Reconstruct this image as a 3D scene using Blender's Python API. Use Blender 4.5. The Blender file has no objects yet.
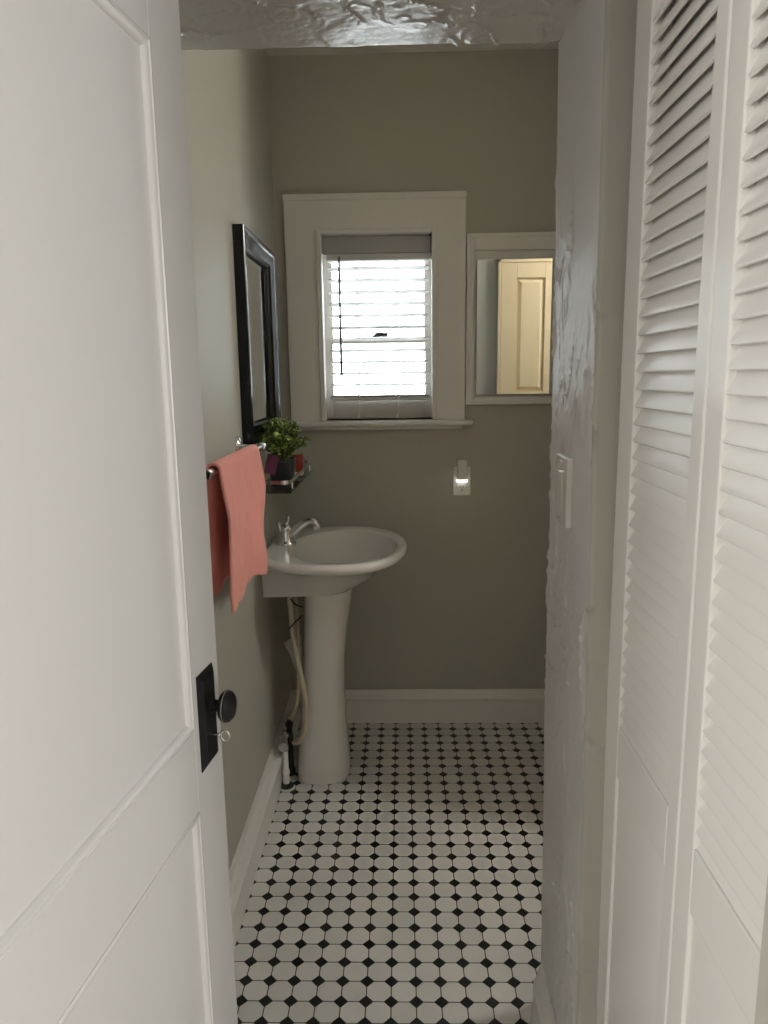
import bpy, bmesh, math, random
from mathutils import Vector, Matrix, noise
random.seed(7)
S = bpy.context.scene
COL = S.collection

# ---------------------------------------------------------------- camera
FPX = 737.7
pt, yw, ro = (math.radians(a) for a in (10.42, 1.5, 0.81))
fw = Vector((-math.sin(yw) * math.cos(pt), math.cos(yw) * math.cos(pt), -math.sin(pt)))
r0 = Vector((math.cos(yw), math.sin(yw), 0))
d0 = fw.cross(r0)
rt = math.cos(ro) * r0 + math.sin(ro) * d0
dn = -math.sin(ro) * r0 + math.cos(ro) * d0
cam = bpy.data.cameras.new('camera')
cam.sensor_fit = 'HORIZONTAL'; cam.sensor_width = 36.0
cam.lens = FPX * 36.0 / 768.0
cam.clip_start = 0.02
co = bpy.data.objects.new('camera', cam); COL.objects.link(co)
M3 = Matrix((rt, -dn, -fw)).transposed()
co.matrix_world = Matrix.Translation((0, 0, 1.43)) @ M3.to_4x4()
S.camera = co

# ---------------------------------------------------------------- view, sky, lights
S.view_settings.view_transform = 'Standard'
S.view_settings.look = 'None'
S.view_settings.gamma = 1.0
S.view_settings.use_curve_mapping = False
S.view_settings.exposure = 0.0
try:
    S.cycles.use_denoising = True
    S.cycles.max_bounces = 12
    S.cycles.diffuse_bounces = 6
    S.cycles.glossy_bounces = 6
    S.cycles.transparent_max_bounces = 12
    S.cycles.sample_clamp_indirect = 6.0
except Exception:
    pass
W = bpy.data.worlds.new('sky'); S.world = W; W.use_nodes = True
bg = W.node_tree.nodes['Background']
bg.inputs[0].default_value = (0.84, 0.92, 1.0, 1); bg.inputs[1].default_value = 48.0

def area(name, loc, direction, sx, sy, power, color=(1, 1, 1), portal=False, spread=180):
    l = bpy.data.lights.new(name, 'AREA'); l.shape = 'RECTANGLE'; l.size = sx; l.size_y = sy
    l.energy = power; l.color = color; l.spread = math.radians(spread)
    if portal: l.cycles.is_portal = True
    o = bpy.data.objects.new(name, l); COL.objects.link(o); o.location = loc
    o.rotation_euler = Vector(direction).to_track_quat('-Z', 'Y').to_euler()
    return o
# daylight entering by the bathroom window (sampling portal); added bedroom fill lights, no windows there, brighten door and closet
area('bathroom_window_daylight', (-0.085, 3.06, 1.615), (0, -1, 0), 0.46, 0.74, 1, portal=True)
area('bedroom_fill_right', (1.92, -1.15, 1.45), (-1, 0.55, 0), 1.3, 1.4, 58, (1.0, 0.995, 0.99))
area('bedroom_fill_left', (-1.92, -1.15, 1.45), (1, 0.55, 0), 1.3, 1.4, 72, (1.0, 0.985, 0.96))
sl = bpy.data.lights.new('sun', 'SUN'); sl.energy = 6.0; sl.angle = 0.02; sl.color = (1, 0.96, 0.88)
so = bpy.data.objects.new('sun', sl); COL.objects.link(so)
so.rotation_euler = Vector((0.25, 0.55, -1.0)).to_track_quat('-Z', 'Y').to_euler()

LAMP = 138.0     # radiance of the warm bathroom wall lamp

# ---------------------------------------------------------------- materials
MAT = {}
def mat(name, col, rough=0.5, metal=0.0, coat=0.0, bump=None, trans=0.0, emit=None, spec=0.5, alpha=None, vary=0.0):
    m = bpy.data.materials.new(name); m.use_nodes = True
    nt = m.node_tree; b = nt.nodes['Principled BSDF']
    b.inputs['Base Color'].default_value = (*col, 1)
    b.inputs['Roughness'].default_value = rough
    b.inputs['Metallic'].default_value = metal
    b.inputs['Coat Weight'].default_value = coat
    b.inputs['Coat Roughness'].default_value = 0.15
    b.inputs['Specular IOR Level'].default_value = spec
    b.inputs['Transmission Weight'].default_value = trans
    if emit:
        b.inputs['Emission Color'].default_value = (*emit[0], 1); b.inputs['Emission Strength'].default_value = emit[1]
    tc = nt.nodes.new('ShaderNodeTexCoord')
    if vary:
        n = nt.nodes.new('ShaderNodeTexNoise'); n.inputs['Scale'].default_value = 3.0; n.inputs['Detail'].default_value = 4
        nt.links.new(tc.outputs['Object'], n.inputs['Vector'])
        r = nt.nodes.new('ShaderNodeValToRGB')
        r.color_ramp.elements[0].position = 0.3; r.color_ramp.elements[1].position = 0.7
        r.color_ramp.elements[0].color = (*[c * (1 - vary) for c in col], 1)
        r.color_ramp.elements[1].color = (*[min(1, c * (1 + vary)) for c in col], 1)
        nt.links.new(n.outputs[0], r.inputs[0]); nt.links.new(r.outputs[0], b.inputs['Base Color'])
    if bump:
        sc, st, dist = bump[:3]
        stretch = bump[3] if len(bump) > 3 else (1, 1, 1)
        mp = nt.nodes.new('ShaderNodeMapping'); mp.inputs['Scale'].default_value = stretch
        nt.links.new(tc.outputs['Object'], mp.inputs['Vector'])
        n = nt.nodes.new('ShaderNodeTexNoise'); n.inputs['Scale'].default_value = sc; n.inputs['Detail'].default_value = 5
        nt.links.new(mp.outputs[0], n.inputs['Vector'])
        bp = nt.nodes.new('ShaderNodeBump'); bp.inputs['Strength'].default_value = st; bp.inputs['Distance'].default_value = dist
        nt.links.new(n.outputs[0], bp.inputs['Height']); nt.links.new(bp.outputs[0], b.inputs['Normal'])
        if coat: nt.links.new(bp.outputs[0], b.inputs['Coat Normal'])
    MAT[name] = m
    return m

WALL = (0.42, 0.412, 0.365)
mat('wall_paint', WALL, 0.58, bump=(60, 0.12, 0.002), spec=0.45)
mat('plaster_paint', (0.66, 0.66, 0.65), 0.45, bump=(40, 0.35, 0.003), spec=0.4)
mat('header_paint', (0.57, 0.56, 0.54), 0.2, bump=(55, 0.4, 0.003), spec=0.6)
mat('ceiling_paint', (0.84, 0.83, 0.81), 0.7)
mat('trim_white', (0.75, 0.745, 0.72), 0.33, bump=(30, 0.08, 0.001))
mat('door_white', (0.76, 0.765, 0.755), 0.27, bump=(26, 0.16, 0.0015, (1, 1, 0.25)))
mat('closet_white', (0.76, 0.75, 0.715), 0.24, bump=(40, 0.06, 0.001))
mat('cream_paint', (0.80, 0.66, 0.44), 0.4)
mat('porcelain', (0.77, 0.765, 0.74), 0.12, coat=0.6)
mat('chrome', (0.82, 0.83, 0.84), 0.07, metal=1)
mat('chrome_dull', (0.55, 0.55, 0.54), 0.25, metal=1)
mat('black_metal', (0.009, 0.009, 0.010), 0.38, bump=(120, 0.06, 0.0005), spec=0.28)
mat('black_frame', (0.004, 0.004, 0.006), 0.22, spec=0.35)
mat('mirror_glass', (0.86, 0.88, 0.87), 0.01, metal=1)
mat('dark', (0.004, 0.004, 0.004), 0.6)
mat('black_iron', (0.02, 0.02, 0.02), 0.5)
mat('pvc_white', (0.85, 0.85, 0.83), 0.35)
mat('hose_beige', (0.56, 0.51, 0.38), 0.45)
mat('paper_pale', (0.74, 0.72, 0.64), 0.8)
mat('blind_white', (0.60, 0.60, 0.59), 0.5)
mat('sash_paint', (0.62, 0.58, 0.52), 0.5)
mat('shade_grey', (0.40, 0.40, 0.39), 0.5)  # grey carries the shade at the head of the window
mat('wand_grey', (0.16, 0.16, 0.17), 0.3)
mat('cord_white', (0.75, 0.75, 0.73), 0.8)
mat('plastic_white', (0.72, 0.715, 0.68), 0.2)
mat('lamp_lens', (0.9, 0.9, 0.88), 0.3, emit=((1.0, 0.97, 0.88), 2.2))
mat('lamp_globe', (0.9, 0.88, 0.82), 0.4, emit=((1.0, 0.95, 0.87), LAMP))
mat('pot_black', (0.022, 0.026, 0.028), 0.35, bump=(50, 0.1, 0.001))
mat('soil', (0.03, 0.022, 0.015), 0.9)
mat('tag_purple', (0.13, 0.02, 0.075), 0.4)
mat('red_glaze', (0.33, 0.045, 0.035), 0.3)
mat('stem_green', (0.09, 0.13, 0.03), 0.6)
mat('siding_white', (0.58, 0.58, 0.575), 0.6)
mat('ground_grey', (0.16, 0.145, 0.12), 0.9)  # grey ground, darkened to cut bounce light on walls and blind
mat('bedroom_floor', (0.33, 0.22, 0.13), 0.4)
mat('key_metal', (0.75, 0.74, 0.70), 0.2, metal=1)

def leaf_mat():
    m = bpy.data.materials.new('leaf_green'); m.use_nodes = True; nt = m.node_tree; b = nt.nodes['Principled BSDF']
    g = nt.nodes.new('ShaderNodeNewGeometry'); r = nt.nodes.new('ShaderNodeValToRGB')
    r.color_ramp.elements[0].color = (0.025, 0.055, 0.008, 1); r.color_ramp.elements[1].color = (0.46, 0.56, 0.13, 1)
    e_ = r.color_ramp.elements.new(0.6); e_.color = (0.10, 0.17, 0.03, 1); nt.links.new(g.outputs['Random Per Island'], r.inputs[0]); nt.links.new(r.outputs[0], b.inputs['Base Color'])
    b.inputs['Roughness'].default_value = 0.45
    MAT['leaf_green'] = m
leaf_mat()

def towel_mat():
    m = bpy.data.materials.new('coral_terry'); m.use_nodes = True; nt = m.node_tree; b = nt.nodes['Principled BSDF']
    b.inputs['Base Color'].default_value = (0.92, 0.40, 0.355, 1); b.inputs['Roughness'].default_value = 0.95
    b.inputs['Sheen Weight'].default_value = 0.5; b.inputs['Sheen Tint'].default_value = (1, 0.6, 0.5, 1)
    tc = nt.nodes.new('ShaderNodeTexCoord'); n = nt.nodes.new('ShaderNodeTexNoise'); n.inputs['Scale'].default_value = 420
    nt.links.new(tc.outputs['Object'], n.inputs['Vector'])
    bp = nt.nodes.new('ShaderNodeBump'); bp.inputs['Strength'].default_value = 0.55; bp.inputs['Distance'].default_value = 0.003
    wv = nt.nodes.new('ShaderNodeTexWave'); wv.bands_direction = 'Y'; wv.inputs['Scale'].default_value = 26; wv.inputs['Distortion'].default_value = 1.2; wv.inputs['Detail'].default_value = 2
    nt.links.new(tc.outputs['Object'], wv.inputs['Vector'])
    ad = nt.nodes.new('ShaderNodeMath'); ad.operation = 'MULTIPLY_ADD'; ad.inputs[1].default_value = 0.55
    nt.links.new(wv.outputs['Fac'], ad.inputs[0]); nt.links.new(n.outputs[0], ad.inputs[2])
    nt.links.new(ad.outputs[0], bp.inputs['Height']); nt.links.new(bp.outputs[0], b.inputs['Normal'])
    MAT['coral_terry'] = m
towel_mat()

def glass_mat(name, tint, k):
    m = bpy.data.materials.new(name); m.use_nodes = True; nt = m.node_tree; nt.nodes.clear()
    o = nt.nodes.new('ShaderNodeOutputMaterial'); mx = nt.nodes.new('ShaderNodeMixShader')
    t = nt.nodes.new('ShaderNodeBsdfTransparent'); t.inputs[0].default_value = (*tint, 1)
    g = nt.nodes.new('ShaderNodeBsdfGlossy'); g.inputs['Roughness'].default_value = 0.02
    fr = nt.nodes.new('ShaderNodeFresnel'); fr.inputs[0].default_value = 1.45
    ml = nt.nodes.new('ShaderNodeMath'); ml.operation = 'MULTIPLY'; ml.inputs[1].default_value = k
    nt.links.new(fr.outputs[0], ml.inputs[0]); nt.links.new(ml.outputs[0], mx.inputs[0])
    nt.links.new(t.outputs[0], mx.inputs[1]); nt.links.new(g.outputs[0], mx.inputs[2]); nt.links.new(mx.outputs[0], o.inputs[0])
    MAT[name] = m
glass_mat('pane_glass', (0.96, 0.97, 0.97), 0.7)
glass_mat('shelf_glass', (0.86, 0.92, 0.90), 0.8)

TILE = 0.0586
def tile_mat():
    m = bpy.data.materials.new('octagon_dot_tile'); m.use_nodes = True; nt = m.node_tree; b = nt.nodes['Principled BSDF']
    L = nt.links.new
    def N(t): return nt.nodes.new(t)
    def math_(op, a, c=None, d=None):
        n = N('ShaderNodeMath'); n.operation = op
        for i, v in enumerate((a, c, d)):
            if v is None: continue
            if isinstance(v, (int, float)): n.inputs[i].default_value = v
            else: L(v, n.inputs[i])
        return n.outputs[0]
    tc = N('ShaderNodeTexCoord'); sp = N('ShaderNodeSeparateXYZ'); L(tc.outputs['Object'], sp.inputs[0])
    def cell(out, off):
        q = math_('DIVIDE', math_('SUBTRACT', out, off), TILE)
        fl = math_('FLOOR', math_('ADD', q, 0.5))
        fl2 = math_('FLOOR', q)
        return math_('ABSOLUTE', math_('SUBTRACT', q, fl)), fl, fl2
    u, fu, gu = cell(sp.outputs[0], 0.0203); v, fv, gv = cell(sp.outputs[1], 2.8277)
    s = math_('ADD', u, v)
    def step(val, e0, e1):  # 0 below e0, 1 above e1
        n = N('ShaderNodeMapRange'); n.interpolation_type = 'SMOOTHSTEP'
        n.inputs[1].default_value = e0; n.inputs[2].default_value = e1; L(val, n.inputs[0]); return n.outputs[0]
    inside_oct = step(s, 0.292, 0.315)          # outside the dot and its joint
    u_line = step(u, 0.012, 0.030); v_line = step(v, 0.012, 0.030)
    octm = math_('MULTIPLY', inside_oct, math_('MULTIPLY', u_line, v_line))
    dot = math_('SUBTRACT', 1.0, step(s, 0.262, 0.275))
    # per tile tone
    wn = N('ShaderNodeTexWhiteNoise'); wn.noise_dimensions = '3D'
    cb = N('ShaderNodeCombineXYZ'); L(gu, cb.inputs[0]); L(gv, cb.inputs[1]); L(cb.outputs[0], wn.inputs['Vector'])
    tone = N('ShaderNodeMapRange'); tone.inputs[3].default_value = 0.90; tone.inputs[4].default_value = 1.04; L(wn.outputs['Value'], tone.inputs[0])
    dirt = N('ShaderNodeTexNoise'); dirt.inputs['Scale'].default_value = 4; dirt.inputs['Detail'].default_value = 5; L(tc.outputs['Object'], dirt.inputs['Vector'])
    dm = N('ShaderNodeMapRange'); dm.inputs[1].default_value = 0.3; dm.inputs[2].default_value = 0.7; dm.inputs[3].default_value = 0.9; dm.inputs[4].default_value = 1.03; L(dirt.outputs[0], dm.inputs[0])
    tn = math_('MULTIPLY', tone.outputs[0], dm.outputs[0])
    wc = N('ShaderNodeVectorMath'); wc.operation = 'SCALE'; wc.inputs[0].default_value = (0.70, 0.695, 0.67); L(tn, wc.inputs['Scale'])
    mx = N('ShaderNodeMix'); mx.data_type = 'RGBA'; mx.inputs['A'].default_value = (0.03, 0.028, 0.024, 1)
    L(octm, mx.inputs['Factor']); L(wc.outputs[0], mx.inputs['B'])
    mx2 = N('ShaderNodeMix'); mx2.data_type = 'RGBA'; mx2.inputs['B'].default_value = (0.006, 0.006, 0.007, 1)
    L(dot, mx2.inputs['Factor']); L(mx.outputs['Result'], mx2.inputs['A'])
    L(mx2.outputs['Result'], b.inputs['Base Color'])
    h = math_('MAXIMUM', octm, dot)
    rr = N('ShaderNodeMapRange'); rr.inputs[3].default_value = 0.75; rr.inputs[4].default_value = 0.3; L(h, rr.inputs[0]); L(rr.outputs[0], b.inputs['Roughness'])
    bp = N('ShaderNodeBump'); bp.inputs['Strength'].default_value = 0.35; bp.inputs['Distance'].default_value = 0.0012; L(h, bp.inputs['Height']); L(bp.outputs[0], b.inputs['Normal'])
    MAT['octagon_dot_tile'] = m
tile_mat()

# ---------------------------------------------------------------- helpers
def smooth_path(P, n=8):
    P = [Vector(p) for p in P]; out = []
    for i in range(len(P) - 1):
        a = P[max(0, i - 1)]; b = P[i]; c = P[i + 1]; d = P[min(len(P) - 1, i + 2)]
        for k in range(n):
            t = k / n; out.append(0.5 * ((2 * b) + (c - a) * t + (2 * a - 5 * b + 4 * c - d) * t * t + (3 * b - a - 3 * c + d) * t ** 3))
    out.append(P[-1]); return out
class MB:
    """collects geometry of ONE mesh object"""
    def __init__(s): s.bm = bmesh.new()
    def face(s, pts):
        return s.bm.faces.new([s.bm.verts.new(p) for p in pts])
    def box(s, x0, x1, y0, y1, z0, z1, mtx=None):
        c = [(x0, y0, z0), (x1, y0, z0), (x1, y1, z0), (x0, y1, z0), (x0, y0, z1), (x1, y0, z1), (x1, y1, z1), (x0, y1, z1)]
        vs = [s.bm.verts.new(mtx @ Vector(p) if mtx else p) for p in c]
        for f in ((0, 3, 2, 1), (4, 5, 6, 7), (0, 1, 5, 4), (1, 2, 6, 5), (2, 3, 7, 6), (3, 0, 4, 7)):
            s.bm.faces.new([vs[i] for i in f])
        return s
    def loft(s, rings, close=True, cap0=True, cap1=True):
        rv = [[s.bm.verts.new(p) for p in r] for r in rings]
        n = len(rings[0]); m = n if close else n - 1
        for a, b in zip(rv, rv[1:]):
            for i in range(m):
                s.bm.faces.new((a[i], a[(i + 1) % n], b[(i + 1) % n], b[i]))
        if cap0: s.bm.faces.new(rv[0][::-1])
        if cap1: s.bm.faces.new(rv[-1])
        return s
    def tube(s, pts, r, n=12, caps=True):
        pts = [Vector(p) for p in pts]; rs = r if isinstance(r, (list, tuple)) else [r] * len(pts)
        rings = []; up = None
        for i, p in enumerate(pts):
            t = (pts[min(i + 1, len(pts) - 1)] - pts[max(i - 1, 0)]).normalized()
            if up is None:
                up = t.orthogonal().normalized()
            up = (up - t * up.dot(t)).normalized(); w = t.cross(up)
            rings.append([p + rs[i] * (math.cos(2 * math.pi * k / n) * up + math.sin(2 * math.pi * k / n) * w) for k in range(n)])
        return s.loft(rings, True, caps, caps)
    def lathe(s, prof, c=(0, 0, 0), axis=(0, 0, 1), n=24):
        ax = Vector(axis).normalized(); u = ax.orthogonal().normalized(); w = ax.cross(u); c = Vector(c)
        rings = [[c + ax * h + r * (math.cos(2 * math.pi * k / n) * u + math.sin(2 * math.pi * k / n) * w) for k in range(n)] for r, h in prof]
        return s.loft(rings)
    def prism(s, prof, origin, udir, vdir, along, length):
        """extrude closed 2-D profile (u,v) along a direction"""
        o = Vector(origin); u = Vector(udir); v = Vector(vdir); a = Vector(along)
        rings = [[o + u * p + v * q + a * l for p, q in prof] for l in (0, length)]
        return s.loft(rings)
    def build(s, name, material, parent=None, smooth=35, bevel=0.0, seg=2):
        bm = s.bm
        bmesh.ops.recalc_face_normals(bm, faces=bm.faces)
        me = bpy.data.meshes.new(name); bm.to_mesh(me); bm.free()
        me.materials.append(MAT[material])
        if smooth:
            me.shade_smooth(); me.set_sharp_from_angle(angle=math.radians(smooth))
        o = bpy.data.objects.new(name, me); COL.objects.link(o)
        if bevel:
            b = o.modifiers.new('bevel', 'BEVEL'); b.width = bevel; b.segments = seg; b.limit_method = 'ANGLE'; b.harden_normals = False
        if parent:
            o.parent = parent
            if parent.type == 'EMPTY' or True:
                o.matrix_parent_inverse = base_matrix(parent).inverted()
        return o
def base_matrix(o):
    m = Matrix.Translation(o.location) @ o.rotation_euler.to_matrix().to_4x4()
    if o.parent: m = base_matrix(o.parent) @ o.matrix_parent_inverse @ m
    return m
def empty(name, loc, label=None, cat=None, kind=None, group=None):
    o = bpy.data.objects.new(name, None); COL.objects.link(o); o.location = loc; o.empty_display_size = 0.05
    return tag(o, label, cat, kind, group)
def tag(o, label=None, cat=None, kind=None, group=None):
    for k, v in (('label', label), ('category', cat), ('kind', kind), ('group', group)):
        if v: o[k] = v
    return o
def struct(o, label, cat): return tag(o, label, cat, 'structure')
def frame_boxes(mb, x0, x1, z0, z1, wl, wr, wb, wt, y0, y1):
    """a picture-frame of four boards in the XZ plane"""
    mb.box(x0, x0 + wl, y0, y1, z0, z1); mb.box(x1 - wr, x1, y0, y1, z0, z1)
    mb.box(x0 + wl, x1 - wr, y0, y1, z1 - wt, z1)
    if wb: mb.box(x0 + wl, x1 - wr, y0, y1, z0, z0 + wb)
    return mb

# ---------------------------------------------------------------- room shell
XL, YB, XR, ZC = -0.472, 2.90, 1.55, 2.57
YN, YF, ZH, XJ = 1.165, 1.505, 2.038, 0.30      # doorway wall: near face, far face, soffit, jamb face
OX0, OX1, OZ0, OZ1 = -0.310, 0.130, 1.262, 1.963  # window opening

f = MB().box(-1.2, 1.75, 0.40, 3.05, -0.06, 0.0).build('floor', 'octagon_dot_tile', smooth=0)
struct(f, 'white octagon tile floor with small black square dots', 'floor')
f = MB().box(-2.0, 2.0, -3.2, 0.40, -0.06, 0.0).build('floor_bedroom', 'bedroom_floor', smooth=0)
struct(f, 'brown floor of the room behind the camera', 'floor')
f = MB().box(-2.0, 2.0, -3.3, 3.05, ZC, ZC + 0.08).build('ceiling', 'ceiling_paint', smooth=0)
struct(f, 'off-white ceiling above the tall greige walls', 'ceiling')
w = MB().box(XL - 0.12, XL, 0.30, 3.05, 0, ZC).build('wall_left', 'wall_paint', smooth=0)
struct(w, 'greige painted left wall behind the sink and the towel rail', 'wall')
m = MB()
m.box(XL, OX0, YB, YB + 0.15, 0, ZC); m.box(OX1, XR, YB, YB + 0.15, 0, ZC)
m.box(OX0, OX1, YB, YB + 0.15, 0, OZ0); m.box(OX0, OX1, YB, YB + 0.15, OZ1, ZC)
struct(m.build('wall_back', 'wall_paint', smooth=0), 'greige painted back wall around the small window', 'wall')
w = MB().box(XR, XR + 0.12, 0.30, 3.05, 0, ZC).build('wall_right', 'wall_paint', smooth=0)
struct(w, 'greige right wall of the bathroom hidden behind the doorway pier', 'wall')
# the bathroom's own face of the doorway wall, right of the pier
w = MB().box(0.34, XR, YF - 0.13, YF - 0.012, 0, ZC).build('wall_front', 'wall_paint', smooth=0)
struct(w, 'greige wall with the cream door, seen in the cabinet mirror', 'wall')
w = MB().box(0.80, 0.88, 0.30, YF - 0.13, 0, ZC).build('wall_closet', 'closet_white', smooth=0)
struct(w, 'back wall inside the louvered closet', 'wall')
# wall the camera looks through (its right jamb shows at the picture's edge)
m = MB(); m.box(0.270, 0.80, 0.40, 0.50, 0, ZC); m.box(-2.0, -0.40, 0.20, 0.30, 0, ZC); m.box(-0.40, 0.270, 0.40, 0.50, 2.25, ZC); m.box(0.8, 2.0, 0.30, 0.40, 0, ZC)
m.box(-0.472, -0.40, 0.30, 0.40, 0, ZC)
struct(m.build('wall_near', 'wall_paint', smooth=0), 'near doorway wall whose jamb shows at the lower right edge', 'wall')
m = MB(); m.box(-2.1, -2.0, -3.2, 0.3, 0, ZC); m.box(2.0, 2.1, -3.2, 0.4, 0, ZC); m.box(-2.1, 2.1, -3.3, -3.2, 0, ZC)
struct(m.build('wall_bedroom', 'ceiling_paint', smooth=0), 'pale walls of the room behind the camera', 'wall')

w = MB().box(0.72, 0.80, 2.06, YB, 0, ZC).build('wall_partition', 'wall_paint', smooth=0)  # unseen partition, added to keep lamp light off the back wall and corner
struct(w, 'added greige partition shading the back wall, in the hidden right half', 'wall')

# warm wall lamp in the hidden right half of the bathroom; it lights the left wall past the partition
wl = empty('wall_lamp', (XR, 1.85, 2.20), 'warm globe wall lamp on the hidden right wall of the bathroom', 'lamp')
MB().lathe([(0.055, 0), (0.055, 0.012), (0.045, 0.02), (0.018, 0.024), (0.014, 0.06)], (XR, 1.85, 2.20), (-1, 0, 0), 28).build('back_plate', 'chrome', wl)
MB().lathe([(0.03, 0.055)] + [(0.085 * math.sin(a), 0.140 - 0.085 * math.cos(a)) for a in [0.4 + k * (math.pi - 0.4) / 14 for k in range(14)]] + [(0.0, 0.225)], (XR, 1.85, 2.20), (-1, 0, 0), 28).build('globe_shade', 'lamp_globe', wl)

# rough trowelled plaster: the doorway pier and the header, real relief on a fine grid
def plaster(p, k=1.0):
    q = Vector((p[0] * 1.6, p[1] * 1.6, p[2]))
    w5 = q * 5.0
    wv = Vector((noise.noise(w5), noise.noise(w5 + Vector((31.4, 7.7, 2.1))), noise.noise(w5 + Vector((5.9, 47.3, 13.6))))) * 0.10
    a = noise.noise(q * 7.0 + wv * 6)
    ridge = max(0.0, 1 - abs(a) / 0.055) ** 1.5
    msk = max(0.0, noise.noise(q * 3.1 + Vector((9, 2, 5))) + 0.22)
    b = noise.noise(q * 16.0 + wv * 9 + Vector((3, 7, 1)))
    ridge2 = max(0.0, 1 - abs(b) / 0.07) ** 1.3
    step = 0.5 + 0.5 * math.tanh(14 * noise.noise(q * 4.4 + wv * 5 + Vector((1, 8, 3))))
    lump = noise.noise(q * 2.2)
    return k * (0.0040 * ridge * min(1, msk * 3.0) + 0.0022 * ridge2 * min(1, msk * 3.0) + 0.0010 * step + 0.002 * lump)
def rounded(path, r, n=5):
    """densify 2-D polyline and round the corners"""
    out = [Vector(path[0])]
    for i in range(1, len(path) - 1):
        p, a, b = Vector(path[i]), Vector(path[i - 1]), Vector(path[i + 1])
        d1 = (a - p).normalized(); d2 = (b - p).normalized()
        for k in range(n + 1):
            t = k / n
            out.append((1 - t) ** 2 * (p + d1 * r) + 2 * t * (1 - t) * p + t ** 2 * (p + d2 * r))
    out.append(Vector(path[-1]))
    res = []
    for a, b in zip(out, out[1:]):
        L = (b - a).length; k = max(1, int(L / 0.0045))
        for j in range(k): res.append(a.lerp(b, j / k))
    res.append(out[-1]); return res
def relief(path, length_pts, to3d, r=0.010, kfun=None, mfun=None):
    pts = rounded(path, r); m = MB(); rows = []
    nrm = []
    for i in range(len(pts)):
        t = (pts[min(i + 1, len(pts) - 1)] - pts[max(i - 1, 0)]).normalized(); nrm.append(Vector((-t.y, t.x)))
    for l in length_pts:
        row = []
        for p, nn in zip(pts, nrm):
            P = Vector(to3d(p, l)); Q = Vector(to3d(p + nn * 0.01, l)); n3 = (Q - P) / 0.01
            row.append(m.bm.verts.new(P + n3 * plaster(P, kfun(p) if kfun else 1.0)))
        rows.append(row)
    for a, b in zip(rows, rows[1:]):
        for i in range(len(a) - 1):
            fc = m.bm.faces.new((a[i], a[i + 1], b[i + 1], b[i]))
            if mfun and mfun(pts[i]): fc.material_index = 1
    return m
LEAN = 0.036
def pier3(p, z): return (p.x, p.y + (z - 1.3) * LEAN, z)
path = [(0.36, YF), (XJ, YF), (XJ, YN), (0.37, YN)]
zs = [i * 2.10 / 440 for i in range(441)]
m = relief(path[::-1], zs, pier3, 0.009, lambda p: 1.15 if p.x < 0.306 else 0.6, lambda p: p.y < YN + 0.004)
m.box(0.312, 0.37, YN + 0.055, YF - 0.06, 0, ZC)
po = m.build('wall_doorway', 'plaster_paint', smooth=60); po.data.materials.append(MAT['wall_paint'])
pier = struct(po, 'rough trowelled plaster pier on the right of the doorway', 'wall')
def head3(p, x): return (x, p.x + (ZH - 1.3) * LEAN * 0.55, p.y)
path = [(YF, ZC), (YF, ZH), (YN - 0.02, ZH), (YN - 0.02, ZC)]
xs = [XL + i * (0.83) / 190 for i in range(191)]
m = relief(path, xs, head3, 0.010, lambda p: 1.35)
m.box(XL, 0.37, YN + 0.02, YF - 0.02, ZH + 0.02, ZC)
struct(m.build('wall_header', 'header_paint', smooth=60), 'glossy rough plaster header across the top of the doorway', 'wall')

# ---------------------------------------------------------------- baseboards
BASE = [(0, 0), (0.020, 0), (0.020, 0.098), (0.024, 0.103), (0.024, 0.112), (0.017, 0.118), (0.015, 0.128), (0.010, 0.134), (0.008, 0.143), (0, 0.143)]
m = MB().prism(BASE, (XL, YB, 0), (0, -1, 0), (0, 0, 1), (1, 0, 0), XR - XL)
struct(m.build('baseboard_back', 'trim_white', bevel=0.001), 'white moulded baseboard along the back wall', 'baseboard')
m = MB().prism([(u * 1.6, v) for u, v in BASE], (XL, 0.55, 0), (1, 0, 0), (0, 0, 1), (0, 1, 0), YB - 0.02 - 0.55)
struct(m.build('baseboard_left', 'trim_white', bevel=0.001), 'white moulded baseboard along the left wall', 'baseboard')
m = MB()
rings = []
for y, k in ((YN - 0.03, 1.0), (1.36, 1.0), (1.41, 1.0), (1.435, 0.85), (1.45, 0.45)):
    rings.append([(XJ + 0.012 - (u + 0.014 + 0.012 * (1 - min(1, z / 0.1))) * k if u else XJ + 0.012, y - 0.01 + 0.036 * (z - 0.05), z) for u, z in BASE])
m.loft(rings)
struct(m.build('baseboard_right', 'trim_white', bevel=0.001), 'short scuffed white baseboard at the foot of the plaster pier', 'baseboard')

# ---------------------------------------------------------------- bathroom window
win = empty('window_1', (-0.087, YB, OZ0)); struct(win, 'small sash window in a wide white casing on the back wall', 'window')
CX0, CX1, CZ1 = -0.432, 0.243, 2.093
m = MB(); y0 = YB - 0.022
m.prism([(CX0, 1.255), (OX0 + 0.006, 1.255), (OX0 + 0.006, OZ1 - 0.004), (OX1 - 0.006, OZ1 - 0.004), (OX1 - 0.006, 1.255), (CX1, 1.255), (CX1, CZ1), (CX0, CZ1)], (0, y0, 0), (1, 0, 0), (0, 0, 1), (0, 1, 0), YB - y0)
m.box(CX0 - 0.002, CX1 + 0.002, y0 - 0.004, y0 + 0.001, CZ1 - 0.022, CZ1 + 0.002)
m.build('casing', 'trim_white', win, bevel=0.003)
m = MB()     # inner bead that frames the opening
frame_boxes(m, OX0 - 0.004, OX1 + 0.004, 1.262, OZ1 + 0.004, 0.018, 0.018, 0, 0.016, y0 - 0.012, YB + 0.03)
m.build('stop_bead', 'trim_white', win, bevel=0.003)
m = MB()     # reveal lining of the opening
frame_boxes(m, OX0 - 0.002, OX1 + 0.002, 1.25, OZ1 + 0.002, 0.008, 0.008, 0.012, 0.008, YB - 0.001, YB + 0.15)
m.build('jamb_lining', 'trim_white', win)
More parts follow.
